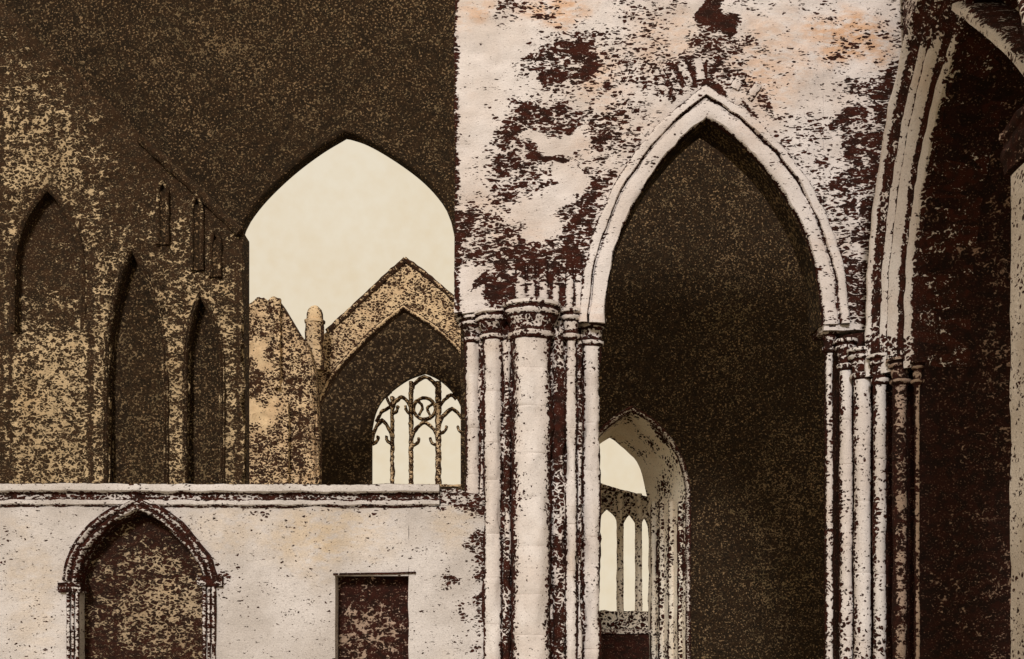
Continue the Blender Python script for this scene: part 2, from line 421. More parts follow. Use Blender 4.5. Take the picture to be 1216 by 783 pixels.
# archivolt: inner band, groove, outer band, each on the curve of the arch
mb = MB()
sweep(mb, FR, A1, [(-.012, -.3, 1.), (-.012, -.02, .95), (-.008, .012, .55), (.004, .03, .10), (.05, .040, .03), (.14, .040, .03), (.160, .028, .35), (.168, .0, .98), (.17, -.05, .98)], fm, close=True, gain=.55, rough=.020, vary=1.3)  # dark inner return has the shade under the arch painted in
mb.build('arch_moulding', PALE, aw)
mb = MB(); sweep(mb, FR, A1, [(-.034, -.50, .74), (-.034, -.3, .72), (-.030, -.06, .78), (-.016, -.045, .9), (-.002, -.06, .9), (-.002, -.50, .9)], rough=.006); mb.build('soffit_shade', AISLE, aw)  # dark lining, shade under the arch painted to merge with the aisle
mb = MB()
sweep(mb, FR, A1, [(.176, -.02, .98), (.186, .02, .9), (.200, .055, .10), (.262, .062, .05), (.285, .05, .45), (.300, .02, .75), (.305, -.03, .8)], fm, close=True, gain=.38, rough=.018, vary=1.1)
mb.build('hood_mould', PALE, aw)
# a few radiating voussoirs that stand proud of the face over the crown
for (x0, y0, x1, y1, w) in [(792, 112, 777, 84, 7), (806, 108, 792, 80, 7), (819, 101, 809, 76, 8), (832, 95, 828, 70, 8), (872, 106, 882, 86, 8), (888, 118, 900, 100, 7)]:
    mb = MB(); p0, p1 = (U(x0, Y0), Zp(y0, Y0)), (U(x1, Y0), Zp(y1, Y0)); h = w * .01 / 2 * 1.5
    sweep(mb, FR, [p0, p1], [(-h, -.05, .9), (-h, .006, .85), (-h * .6, .020, .42), (h * .6, .020, .42), (h, .006, .85), (h, -.05, .9)], rough=.014)
    mb.build('voussoir', PALE, aw)
# short shafts on the springing over the pier
for (x0, x1, yt) in [(612, 624, 312), (626, 636, 314), (640, 651, 310), (656, 664, 314), (672, 681, 300), (683, 692, 306)]:
    mb = MB(); r = (x1 - x0) / 2 * .0122
    xc = U((x0 + x1) / 2, Y0)
    lathe(mb, xc, Y0 + r * .5, [(r * .5, Zp(yt - 5, Y0))] + [(r, z) for z in lin(Zp(yt, Y0), Zp(368, Y0), -.05 if False else .05)][::1] if False else
          [(r, z) for z in lin(Zp(370, Y0), Zp(yt, Y0), .05)] + [(r * .45, Zp(yt - 6, Y0))],
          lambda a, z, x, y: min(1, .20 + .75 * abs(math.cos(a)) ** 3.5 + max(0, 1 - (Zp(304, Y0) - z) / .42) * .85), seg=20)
    mb.build('springer_shaft', PALE, aw)

# ------------------------------------------------------------------ 2 clustered pier
pier = thing('clustered_pier', 'pale pier of bundled shafts with moulded capitals carrying the left foot of the tall arch', 'pier', (.3, 13.3, 0))
def shaft_profile(r, z0, z1):
    out = []
    h = random.uniform(.5, .8); zn_ = z0 + random.uniform(.2, .6); cuts = []
    while zn_ < z1 - .2: cuts.append(zn_); zn_ += h * random.uniform(.8, 1.2)
    for z in sorted(lin(z0, z1, .07) + [c + e for c in cuts for e in (-.012, .0, .012)]):
        out.append((r - (.006 if z in cuts else 0), z))
    return out
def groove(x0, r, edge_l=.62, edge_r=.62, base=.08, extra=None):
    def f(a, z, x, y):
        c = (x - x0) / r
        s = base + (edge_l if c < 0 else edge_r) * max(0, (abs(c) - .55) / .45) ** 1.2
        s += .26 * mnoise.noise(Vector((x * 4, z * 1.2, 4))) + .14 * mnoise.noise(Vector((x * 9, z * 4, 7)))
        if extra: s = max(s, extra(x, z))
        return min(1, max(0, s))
    return f
def capital(parent, x, y, r, ztop, h, over=.06, st=.30, mat=SHAFT, seg=36):
    """moulded bell capital: necking, bell, roll, abacus"""
    R = r + over; zb = ztop - h
    pr = [(r * .9, zb - .02, .5), (r + .018, zb, .95), (r + .038, zb + .08 * h, .15), (r + .038, zb + .16 * h, .15), (r + .008, zb + .21 * h, .95), (r + .006, zb + .34 * h, .45),
          (r + .3 * over, zb + .46 * h, .30), (R - .03, zb + .56 * h, .5), (R - .03, zb + .60 * h, .98), (R - .002, zb + .66 * h, .20), (R + .004, zb + .74 * h, .08), (R - .02, zb + .80 * h, .96),
          (R - .015, zb + .84 * h, .8), (R + .02, zb + .89 * h, .10), (R + .02, zb + .98 * h, .10), (R + .002, ztop, .9)]
    mb = MB(); V0 = len(mb.v)
    P = [(a, b) for a, b, _ in pr]; zmap = {}
    S = [s_ for _, _, s_ in pr]
    zs = [b for _, b, _ in pr]
    lathe(mb, x, y, P, lambda a, z, xx, yy: float(np.clip(np.interp(z, zs, S) + st * mnoise.noise(Vector((xx * 4, yy * 4, z * 3))) * 2 + st * .5, 0, 1)), seg=seg, rough=.014)
    return mb.build('capital', mat, parent)

lowx = Map(0)
for b in [(590, 606, 560, 690, .80), (655, 670, 400, 780, .5), (550, 560, 400, 580, .5)]: lowx.box(*b, 4)
def pier_extra(x, z): return 0.0
mb = MB()
prism(mb, [(-.50, 13.25), (-.28, 13.06), (.02, 13.02), (.50, 13.02), (.74, 13.16), (1.05, 13.3), (1.05, 13.8), (-.5, 13.8)], 0, Zp(372, 13.1), lambda x, y, z: .74 + .35 * mnoise.noise(Vector((x * 5, y, z * 1.1))))
mb.build('core', SHAFT, pier)
PS = [  # px left, px right, y of the axis, capital top row, capital height
    (553, 571, 13.22, 376, .30, .09), (574, 597, 13.06, 368, .34, .09), (607, 655, 12.98, 356, .42, .09), (671, 685, 13.02, 366, .36, .045), (691, 713, 13.24, 376, .34, .05)]
for (l, r_, y, ct, ch, ov) in PS:
    r = (r_ - l) / 2 / F * y; x = U((l + r_) / 2, y); zt = Zp(ct, y - r)
    mb = MB()
    lathe(mb, x, y, shaft_profile(r, 0, zt - ch + .01), groove(x, r, 1.1, 1.1, .06), seg=40, rough=.026)
    mb.build('shaft', SHAFT, pier)
    capital(pier, x, y, r, zt, ch, ov)
# dark fillets standing in the hollows between the shafts
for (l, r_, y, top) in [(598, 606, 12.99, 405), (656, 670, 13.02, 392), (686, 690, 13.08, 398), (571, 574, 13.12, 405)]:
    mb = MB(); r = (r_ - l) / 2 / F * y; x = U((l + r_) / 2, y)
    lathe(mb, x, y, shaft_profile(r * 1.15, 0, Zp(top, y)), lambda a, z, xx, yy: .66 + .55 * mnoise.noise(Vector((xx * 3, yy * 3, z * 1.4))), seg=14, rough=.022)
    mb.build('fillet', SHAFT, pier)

# ------------------------------------------------------------------ 3 corner pier between the two arches
cp = thing('corner_pier', 'corner pier of slender ribbed shafts between the tall arch and the dark side arch', 'pier', (4.4, 13.0, 0))
mb = MB()
prism(mb, [(3.92, 13.12), (4.12, 12.98), (4.34, 12.78), (4.66, 12.40), (5.2, 12.3), (5.2, 13.75), (3.92, 13.75)], 0, Zp(396, 13), .90)  # dark all over: shade on the core's inner side put into the colour
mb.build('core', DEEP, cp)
CS = [(980, 989, 13.16, 386, .32, .07, SHAFT, .30), (997, 1012, 13.04, 402, .36, .05, SHAFT, .10), (1014, 1034, 12.88, 412, .36, .05, SHAFT, .08), (1037, 1052, 12.66, 420, .34, .05, SHAFT, .22),
      (1060, 1077, 12.42, 424, .30, .04, DEEP, .55), (1086, 1092, 12.22, 428, .26, .03, DEEP, .40)]
for (l, r_, y, ct, ch, ov, mt, bs_) in CS:
    r = (r_ - l) / 2 / F * y; x = U((l + r_) / 2, y); zt = Zp(ct, y - r)
    mb = MB(); lathe(mb, x, y, shaft_profile(r, 0, zt - ch + .01), groove(x, r, .6, .6, bs_ + .03, lambda xx, zz: max(0, .50 - .22 * (zz - .8))), seg=28, rough=.010)
    mb.build('shaft', mt, cp)
    capital(cp, x, y, r, zt, ch, ov, .30 if mt is SHAFT else .5, mt)

# ------------------------------------------------------------------ 4 side wall, seen edge on, with the dark arch
SW = Frame((4.16, 13.0), (3.92 - 4.16, 8.6 - 13.0))
sw = thing('side_wall', 'shadowy side wall running towards the viewer with a many ribbed steep arch', 'ruined wall', (4.5, 10.5, 0))
D = -.33
u0, z0 = SW.uz(1080, 392, D)
ua, za = SW.uz(1152, -30, -.2)
un, zn = SW.uz(1200, 176, 0)
A2 = arch(u0, z0, ua, za, un - .02, zn - .2, 20, foot0=z0 - .42)
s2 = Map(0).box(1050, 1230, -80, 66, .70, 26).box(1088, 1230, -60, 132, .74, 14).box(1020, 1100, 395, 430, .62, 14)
prof2 = [(0, -1.0, .88), (0, D - .04, .86), (-.01, D, .25), (.02, D + .05, .06), (.06, D + .08, .06), (.075, D + .07, .5), (.10, D + .03, .98), (.16, D + .07, .9), (.2, D + .12, .9), (.22, D + .15, .12), (.25, D + .19, .04), (.30, D + .24, .04), (.335, D + .26, .12),
         (.345, D + .24, .95), (.355, D + .25, .95), (.37, D + .28, .06), (.42, D + .33, .05), (.45, D + .35, .25), (.47, D + .33, .95), (.52, D + .36, .82), (.58, D + .42, .86), (.62, D + .44, .9), (.64, D + .47, .25),
         (.67, D + .515, .06), (.72, D + .53, .15), (.75, D + .52, .7), (.79, D + .45, .95), (.8, D + .3, .9), (.8, -1.0, .9)]
prof2 = [(o * .68 if o > 0 else o, D + (d - D) * .68 if d > D else d, q) for o, d, q in prof2]
mb = MB(); sweep(mb, SW, A2, prof2, s2, step=.05, rough=.012, side=1, vary=.8)
mb.build('arch_moulding', SHAFT, sw)
rp = [(.0, -2.1, .97), (.0, -1.95, .95), (.0, -1.8, .88), (.0, -1.5, .80), (.0, -1.2, .83), (.0, -.90, .90), (.0, -.72, .95), (.0, -.42, .97), (.004, -.40, .9), (.06, -.40, .9), (.06, -2.1, .9)]  # dark values paint the shade inside the side arch
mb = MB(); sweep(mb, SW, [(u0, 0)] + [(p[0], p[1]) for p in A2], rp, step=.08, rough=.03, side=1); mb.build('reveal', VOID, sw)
off = []
P = resample(A2[8:], .06)
# outer edge of the mouldings, above which the plain face begins
def offset(path, o):
    out = []
    for i, p in enumerate(path):
        a = path[max(0, i - 1)]; c = path[min(len(path) - 1, i + 1)]
        t = np.array((c[0] - a[0], c[1] - a[1])); t /= np.linalg.norm(t) + 1e-9
        out.append((p[0] - t[1] * o, p[1] + t[0] * o))
    return out
O2 = offset(P, .51); fO2 = curve_fn([p for p in O2])
uL, uR = O2[0][0], O2[-1][0]
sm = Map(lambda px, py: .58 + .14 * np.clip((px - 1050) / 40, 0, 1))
mb = MB()
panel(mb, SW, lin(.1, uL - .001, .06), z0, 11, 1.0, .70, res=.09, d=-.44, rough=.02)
panel(mb, SW, lin(uL, uR, .06), lambda u: fO2(u) - .04, 11, 1.0, sm, res=.09, d=-.44, rough=.02, reveal_dark=.9)
panel(mb, SW, lin(uR + .001, uR + 2.2, .06), zn + .2, 11, 1.0, .75, res=.09, rough=.02)
mb.build('masonry', PALE, sw)
rib = smooth([SW.uz(px, py, -.25) for px, py in [(1120, -6), (1158, 22), (1190, 48), (1216, 75), (1245, 120), (1262, 190)]], 6)
mb = MB(); sweep(mb, SW, rib, [(-.09, -.6, .95), (-.085, -.28, .85), (-.05, -.22, .35), (.01, -.21, .30), (.05, -.26, .85), (.06, -.6, .95)], step=.05, rough=.02, vary=1.4); mb.build('inner_rib', GREY, sw)
# near respond: plain jamb with a weathered capital
jm = Map(.30)
mb = MB(); panel(mb, SW, lin(un, un + 2.4, .06), 0, zn - .22, 1.0, .28, res=.09, rough=.015, reveal_dark=.8); mb.build('near_jamb', GREY, sw)
mb = MB(); sweep(mb, SW, [(un - .10, zn + .02), (un + 2.4, zn + .02)], [(-.20, -.9, .9), (-.20, .006, .9), (-.12, .012, .95), (-.08, .04, .75), (-.02, .04, .9), (.0, .02, .98), (.06, .025, .95), (.09, .055, .7), (.14, .055, .85), (.16, .03, .95), (.16, -.9, .9)], rough=.02)
mb.build('impost', DEEP, sw)

# ------------------------------------------------------------------ 5 low wall with coping, blocked doorway and square niche
lw = thing('low_wall', 'long low pale wall with a moulded coping running up to the pier', 'low wall', (-3.2, 13.3, 0))
fl = front(13.05); YL = 13.05
lm = Map(.10)
for b in [(562, 604, 630, 688, .66), (553, 594, 674, 686, .62), (531, 541, 688, 702, .8), (539, 562, 722, 737, .62), (568, 604, 697, 738, .62), (588, 606, 570, 640, .82), (519, 590, 584, 606, .74),
          (370, 378, 672, 684, .6), (262, 285, 680, 700, .45), (30, 70, 700, 790, .22), (0, 20, 610, 700, .22), (120, 200, 594, 604, .5), (556, 600, 740, 790, .3), (200, 520, 600, 607, .42)]: lm.box(*b, 5)
for b in [(520, 526, 690, 705), (250, 262, 690, 720), (330, 336, 690, 700), (460, 475, 700, 712)]: lm.box(*b, .3, 5)
lwm = Map(0)
for b in [(310, 470, 606, 660, .42), (230, 330, 605, 650, .25), (520, 560, 600, 640, .3), (20, 60, 640, 780, .25)]: lwm.box(*b, 30)
dpx = smooth([(91, 692), (97, 665), (112, 641), (134, 621), (164, 606)], 5) + smooth([(164, 606), (190, 619), (215, 642), (235, 667), (243, 690)], 5)[1:]
Dr = [(U(x, YL), Zp(y, YL)) for x, y in dpx]; fD = curve_fn(Dr)
ztop = Zp(600, YL)
mb = MB()
uD0, uD1 = Dr[0][0], Dr[-1][0]; uN0, uN1 = U(398, YL), U(485, YL)
panel(mb, fl, lin(U(-330, YL), uD0, .05), 0, ztop, .7, lm, warm=lwm, rough=.02)
panel(mb, fl, sorted(set([p[0] for p in Dr] + lin(uD0, uD1, .05))), fD, ztop, .7, lm, warm=lwm, rough=.02, reveal_dark=.8)
panel(mb, fl, lin(uD1, uN0, .05), 0, ztop, .7, lm, warm=lwm, rough=.02)
panel(mb, fl, lin(uN0, uN1, .05), Zp(684, YL), ztop, .7, lm, warm=lwm, rough=.02, reveal_dark=.85)
panel(mb, fl, lin(uN0, uN1, .05), 0, Zp(806, YL), .7, lm, warm=lwm, rough=.02, reveal_dark=.85)
panel(mb, fl, lin(uN1, U(604, YL), .05), 0, ztop, .7, lm, warm=lwm, rough=.02, edge=.02)
mb.build('masonry', LOWST, lw)
# coping: three fillets with a ragged hollow between
zc = ztop
mb = MB()
path = [(U(x, YL), 0) for x in lin(-330, 522, 20)]
def cz(u): return zc + .006 * mnoise.noise(Vector((u * 1.3, 0, 0))) + .006 * math.sin(u * .7)
path = [(u, cz(u)) for u, _ in path]
sweep(mb, fl, path, [(-.03, -.6, .5), (-.03, .0, .55), (-.012, .012, .98), (.01, .05, .18), (.05, .05, .12), (.066, .035, .98), (.075, .02, .62), (.12, .02, .66), (.135, .035, .98),
                      (.15, .085, .30), (.165, .10, .08), (.215, .10, .06), (.24, .09, .25), (.25, .05, .95), (.25, -.6, .6)], step=.05, rough=.011)
mb.build('coping', LOWST, lw)
# broken end of the coping running into the pier
mb = MB(); panel(mb, fl, lin(U(523, YL), U(597, YL), .04), ztop + .003, lambda u: ztop + .20 - .16 * max(0, (u - U(540, YL)) / .6) + .03 * mnoise.noise(Vector((u * 9, 0, 0))), .6, Map(.60), rough=.03, edge=.02, res=.04)
mb.build('broken_coping', LOWST, lw)
# doorway
ds = MB()
Dj = [(uD0, 0)] + Dr + [(uD1, 0)]
sweep(ds, fl, Dr, [(-.01, -.3, .9), (-.01, .01, .85), (.02, .05, .45), (.05, .055, .92), (.065, .03, .98), (.085, .06, .72), (.11, .07, .45), (.125, .05, .97), (.14, .04, .9), (.155, .05, .75), (.165, .02, .9), (.165, -.1, .9)], step=.04, rough=.018)
door = ds.build('doorway_arch', LOWST, lw)
for (ua_, ub_, zt_) in [(79, 95, Zp(700, YL)), (240, 257, Zp(694, YL))]:
    for k, (fa, fb) in enumerate([(0, .36), (.36, .66), (.66, 1)]):
        mb = MB(); a_, b_ = U(ua_ + (ub_ - ua_) * fa, YL), U(ua_ + (ub_ - ua_) * fb, YL); r = abs(b_ - a_) / 2 * .86
        lathe(mb, (a_ + b_) / 2, YL - .01, shaft_profile(r, 0, zt_), groove((a_ + b_) / 2, r, .8, .8, .52), seg=14, rough=.007)
        mb.build('jamb_shaft', LOWST, lw)
for (xa, xb, ya, yb) in [(71, 98, 692, 704), (236, 265, 684, 697)]:
    mb = MB(); za_, zb_ = Zp(yb, YL), Zp(ya, YL)
    sweep(mb, fl, [(U(xa, YL), za_), (U(xb, YL), za_)], [(0, -.2, .9), (0, .04, .85), (.03, .065, .45), (.06, .07, .5), (.08, .05, .95), (zb_ - za_, .075, .65), (zb_ - za_, -.2, .9)], rough=.012, step=.04)
    mb.build('impost', LOWST, lw)
fi = front(13.30); YI = 13.30
im = Map(.66).box(90, 245, 600, 680, .80, 10).box(88, 138, 640, 790, .74, 5).box(210, 250, 640, 730, .66, 8).box(90, 250, 772, 800, .85, 5)
im.pale(150, 205, 655, 690, .64, 20).pale(150, 235, 700, 765, .56, 20).line([(138, 650), (138, 790)], 2.0, .95).line([(163, 612), (190, 622), (215, 645), (232, 680)], 4, .95)
mb = MB(); panel(mb, fi, lin(uD0 - .05, uD1 + .08, .035), 0, Zp(600, YI), .25, im, rough=.05, res=.035); mb.build('doorway_blocking', INFILL, lw)
# niche
fn = front(13.28)
nm = Map(.74).box(440, 490, 680, 740, .86, 20).pale(405, 475, 725, 800, .62, 24)
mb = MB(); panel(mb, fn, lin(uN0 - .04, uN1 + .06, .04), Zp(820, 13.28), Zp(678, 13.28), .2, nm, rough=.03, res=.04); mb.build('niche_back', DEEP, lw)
mb = MB(); sweep(mb, fl, [(uN0 - .02, Zp(683, YL)), (U(494, YL), Zp(681, YL))], [(-.005, -.2, .95), (-.005, .025, .9), (.018, .03, .9), (.022, -.2, .9)], rough=.006); mb.build('lintel', LOWST, lw)

# ------------------------------------------------------------------ 6 rubble wall with lancets, its raking top rising to the left
YT = 23.0; ft = front(YT)
lt = thing('lancet_wall', 'mottled tan and black rubble wall with a raking top and tall blind lancets', 'ruined wall', (U(140, YT), YT + .5, 0))
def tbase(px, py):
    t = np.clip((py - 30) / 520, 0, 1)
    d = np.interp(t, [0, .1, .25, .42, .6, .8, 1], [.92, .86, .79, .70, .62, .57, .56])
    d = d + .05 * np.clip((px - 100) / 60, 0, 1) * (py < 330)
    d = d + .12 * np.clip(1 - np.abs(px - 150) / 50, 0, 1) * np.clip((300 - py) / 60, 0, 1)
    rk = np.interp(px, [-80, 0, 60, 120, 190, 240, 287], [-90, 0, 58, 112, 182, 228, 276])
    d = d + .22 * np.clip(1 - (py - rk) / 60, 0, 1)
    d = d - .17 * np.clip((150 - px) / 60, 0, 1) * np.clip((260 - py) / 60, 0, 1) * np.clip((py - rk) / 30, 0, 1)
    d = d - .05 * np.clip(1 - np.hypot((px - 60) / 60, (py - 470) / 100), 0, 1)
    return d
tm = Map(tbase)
tm.line([(2, -20), (4, 600)], 4, .9).box(20, 100, 386, 402, .66, 8).box(120, 190, 180, 292, .80, 12).box(14, 98, 235, 325, .68, 10).box(205, 290, 480, 510, .6, 14)
for p in [[(37, 60), (37, 150)], [(100, 130), (100, 215)], [(107, 300), (107, 570)], [(282, 290), (282, 570)], [(12, 300), (11, 570)],
          [(190, 190), (288, 282)], [(200, 186), (292, 272)], [(62, 66), (190, 190)]]: tm.line(p, 2.6, .93)
LA = [(U(x, YT), Zp(y, YT)) for x, y in px_arch(128, 445, 157, 299, 195, 445, 16)]
LB = [(U(x, YT), Zp(y, YT)) for x, y in px_arch(222, 440, 238, 354, 262, 440, 16)]
zb = 0.0
toppx = smooth([(-80, -90), (0, 0), (60, 58), (120, 112), (190, 182), (240, 228), (287, 276)], 6)
fT = curve_fn([(U(x, YT), Zp(y, YT)) for x, y in toppx])
mb = MB(); uend = U(288, YT)
fLA, fLB = curve_fn(LA), curve_fn(LB)
LC = [(U(x, YT), Zp(y, YT)) for x, y in px_arch(17, 325, 57, 226, 97, 325, 16)]; fLC = curve_fn(LC)
zc0 = Zp(396, YT)
SL = [(191, 198, 220, 292), (231, 239, 236, 322), (253, 260, 278, 330)]          # narrow slits
def fTop(u): return fT(u)
def run(u0, u1, lo=0.0, hi=fT, **kw):
    panel(mb, ft, lin(u0, u1, .09) if not isinstance(u0, list) else u0, lo, hi, .6, tm, res=.09, rough=.07, edge=.10, reveal_dark=.85)
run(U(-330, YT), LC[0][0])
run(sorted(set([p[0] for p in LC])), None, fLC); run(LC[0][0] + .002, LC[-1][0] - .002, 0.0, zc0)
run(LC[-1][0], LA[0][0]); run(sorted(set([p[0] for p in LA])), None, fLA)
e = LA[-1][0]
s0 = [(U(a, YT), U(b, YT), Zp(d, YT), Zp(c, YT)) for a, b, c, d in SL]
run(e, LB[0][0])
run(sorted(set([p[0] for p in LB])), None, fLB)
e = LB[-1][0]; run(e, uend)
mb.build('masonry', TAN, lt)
mb = MB(); sweep(mb, ft, [(U(x, YT), Zp(y, YT)) for x, y in [(168, 166), (190, 186), (240, 232), (286, 277)]], [(-.10, -.1, .97), (-.10, .08, .95), (-.04, .14, .97), (.05, .14, .95), (.09, .06, .97), (.09, -.1, .97)], step=.08, rough=.03); mb.build('roof_scar', TAN, lt)
for (x0, x1, y0, y1) in SL:
    mb = MB(); c0, c1, c2, c3 = U(x0, YT), U(x1, YT), Zp(y1, YT), Zp(y0, YT); cm = (c0 + c1) / 2
    pth = [(c0, c2)] + half_arch(c0, c3 - .25, cm, c3, 5) + half_arch(c1, c3 - .25, cm, c3, 5)[::-1][1:] + [(c1, c2)]
    sweep(mb, ft, pth, [(-.01, -.05, .95), (-.01, .09, .9), (.03, .12, .7), (.07, .09, .9), (.07, -.05, .9)], step=.1, rough=.02, side=1)
    g = mb.build('slit_window', TAN, lt)
    mb = MB(); panel(mb, ft, lin(c0, c1, .05), c2, c3 - .15, .1, .93, d=.06, res=.1, rough=.01); mb.build('slit_dark_panel', DARK, g)  # dark panel on the uncut face, standing for the slit's shade
mb = MB(); rm = Map(lambda px, py: np.interp(py, [226, 300, 396], [.95, .92, .64]))
panel(mb, front(YT + .22), lin(LC[0][0] - .1, LC[-1][0] + .1, .08), zc0 - .1, max(p[1] for p in LC) + .05, .2, rm, res=.09, rough=.05)
mb.build('lancet_blocking', TAN, lt)
mb = MB(); sweep(mb, ft, [(LC[0][0], zc0)] + LC + [(LC[-1][0], zc0)], [(-.02, -.3, .99), (-.02, .03, .97), (.03, .07, .95), (.09, .03, .97), (.09, -.1, .95)], step=.08, rough=.02)
mb.build('lancet_surround', TAN, lt)
for Lp, bx in ((LA, (126, 197)), (LB, (221, 263))):
    full = [(Lp[0][0], 2.5)] + Lp + [(Lp[-1][0], 2.5)]
    mb = MB(); sweep(mb, ft, full, [(-.01, -.3, .95), (-.01, .02, .9), (.02, .06, .75), (.05, .02, .96), (.08, .05, .6), (.10, .02, .95), (.1, -.1, .9)], step=.08, rough=.015)
    s_ = mb.build('lancet_surround', TAN, lt)
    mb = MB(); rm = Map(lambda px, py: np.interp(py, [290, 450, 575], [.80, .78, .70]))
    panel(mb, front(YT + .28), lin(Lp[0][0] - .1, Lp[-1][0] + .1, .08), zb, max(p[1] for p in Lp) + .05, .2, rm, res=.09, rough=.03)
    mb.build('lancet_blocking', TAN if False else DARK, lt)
# ------------------------------------------------------------------ 7 great dark wall with the wide arch open to the sky
YD = 25.0; fd = front(YD)
dw = thing('gable_wall', 'huge sooty dark wall pierced by one wide arch open to the pale sky', 'ruined wall', (U(300, YD), YD + .3, 0))
sky_l = smooth([(287, 300), (286, 285), (288, 270), (298, 252), (318, 228), (348, 200), (380, 176), (410, 158)], 5)
sky_r = smooth([(410, 158), (434, 166), (464, 183), (496, 206), (518, 228), (532, 250), (540, 280), (546, 320)], 5)
skp = [(U(x, YD), Zp(y, YD)) for x, y in sky_l + sky_r[1:]]
uS0, uS1 = U(287, YD), U(547, YD)
fS = curve_fn([p for p in skp if uS0 <= p[0] <= uS1])
dm = Map(lambda px, py: .80 + 0 * px).pale(190, 320, 10, 80, .72, 40).pale(330, 420, 110, 160, .75, 30).box(280, 300, 200, 600, .9, 4)
mb = MB()
panel(mb, fd, lin(U(-360, YD), uS0, .12), 0, 16.3, .32, dm, res=.13, rough=.03, reveal_dark=.9)
panel(mb, fd, sorted(set([uS0 + .001, uS1 - .001] + lin(uS0 + .03, uS1 - .03, .1))), fS, 16.3, .32, dm, res=.13, rough=.03, edge=.03, reveal_dark=.9)
panel(mb, fd, lin(uS1, U(640, YD), .12), 0, 16.3, .32, dm, res=.13, rough=.03, reveal_dark=.9)
mb.build('masonry', DARK, dw)
mb = MB(); sweep(mb, fd, skp, [(-.005, -.2, .97), (-.005, .02, .97), (.03, .05, .95), (.10, .05, .9), (.13, .01, .9), (.13, -.1, .9)], step=.12, rough=.02)
mb.build('arch_edge', DARK, dw)

# ------------------------------------------------------------------ 8 far gable with the dark arch
YG = 66.0; fg = front(YG)
gb = thing('far_gable', 'far tan stone gable with steep edges around a dark pointed arch', 'gable', (U(460, YG), YG + .4, 0))
def G(pts, Y=YG): return [(U(x, Y), Zp(y, Y)) for x, y in pts]
gtop = curve_fn(G([(352, 430), (368, 414), (392, 390), (440, 346), (481, 309), (500, 322), (530, 347), (600, 405)]))
gal = smooth([(367, 575), (368, 530), (372, 505), (382, 474), (399, 443), (431, 408), (456, 385), (479, 367)], 5)
gar = smooth([(479, 367), (500, 380), (520, 394), (545, 418), (565, 450), (580, 520), (582, 575)], 5)
gap = G(gal + gar[1:]); fga = curve_fn(gap)
uG0, uG1 = U(367.5, YG), U(581, YG)
gm = Map(.54).box(375, 400, 395, 420, .60, 6).box(500, 545, 335, 372, .50, 6).box(360, 380, 410, 470, .62, 6).line([(392, 391), (481, 310)], 2.0, .9).line([(481, 310), (545, 360)], 2.0, .9).line([(399, 443), (431, 408), (456, 385), (479, 367), (500, 380), (520, 394), (545, 418)], 1.8, .9)
mb = MB()
panel(mb, fg, lin(U(352, YG), uG0, .18), 0, gtop, .8, gm, res=.2, rough=.10, edge=.09, reveal_dark=.8)
panel(mb, fg, lin(uG0 + .01, uG1 - .01, .18), fga, gtop, .8, gm, res=.2, rough=.10, edge=.07, reveal_dark=.9)
panel(mb, fg, lin(uG1, U(600, YG), .18), 0, gtop, .8, gm, res=.2, rough=.10, edge=.09, reveal_dark=.8)
mb.build('masonry', FAR, gb)
for pts in ([(388, 394), (440, 346), (481, 308)], [(481, 308), (500, 321), (560, 372)]):
    mb = MB(); sweep(mb, fg, G(pts), [(-.18, -.5, .95), (-.16, .1, .95), (.0, .2, .6), (.1, .18, .95), (.15, -.5, .95)], step=.25, rough=.05); mb.build('gable_coping', FAR, gb)
mb = MB(); sweep(mb, fg, gap, [(.0, -.5, .9), (-.01, .05, .85), (.09, .14, .25), (.22, .1, .85), (.24, -.1, .9)], step=.25, rough=.04); mb.build('arch_moulding', FAR, gb)

# ------------------------------------------------------------------ 9 broken wall left of the gable
YB = 63.0; fb = front(YB)
bw = thing('broken_wall', 'broken stub of tan wall with a jagged sloping top left of the far gable', 'ruined wall', (U(320, YB), YB + .3, 0))
btop = curve_fn(G([(270, 372), (290, 364), (303, 357), (306, 352), (318, 355), (327, 352), (333, 358), (345, 378), (357, 398), (366, 408), (374, 440), (378, 520)], YB))
bm_ = Map(.57)
for b in [(284, 300, 360, 420, .62), (298, 330, 352, 384, .60), (322, 334, 358, 450, .66), (290, 330, 385, 400, .62), (283, 310, 440, 480, .72), (330, 372, 440, 480, .66), (283, 372, 510, 575, .64), (340, 372, 480, 575, .72), (345, 360, 400, 430, .5)]: bm_.box(*b, 5)
for b in [(303, 322, 400, 440), (318, 335, 470, 500), (298, 312, 470, 500)]: bm_.pale(*b, .16, 5)
bm_.line([(327, 353), (345, 378), (358, 399)], 1.8, .95).line([(327, 353), (328, 460)], 2.2, .95).line([(334, 450), (345, 420)], 1.2, .9).line([(357, 440), (357, 575)], 1.5, .8)
mb = MB(); panel(mb, fb, lin(U(262, YB), U(378, YB), .13), 0, btop, 1.2, bm_, res=.16, rough=.18, edge=.22, reveal_dark=.8); mb.build('masonry', FAR, bw)
for (x0, x1, y0, y1) in [(327, 334, 356, 462), (284, 292, 402, 575), (338, 344, 480, 575)]:
    mb = MB(); panel(mb, front(YB - .45), lin(U(x0, YB), U(x1, YB), .1), Zp(y1, YB), Zp(y0, YB), .5, .58, res=.16, rough=.08, edge=.1); mb.build('buttress', FAR, bw)

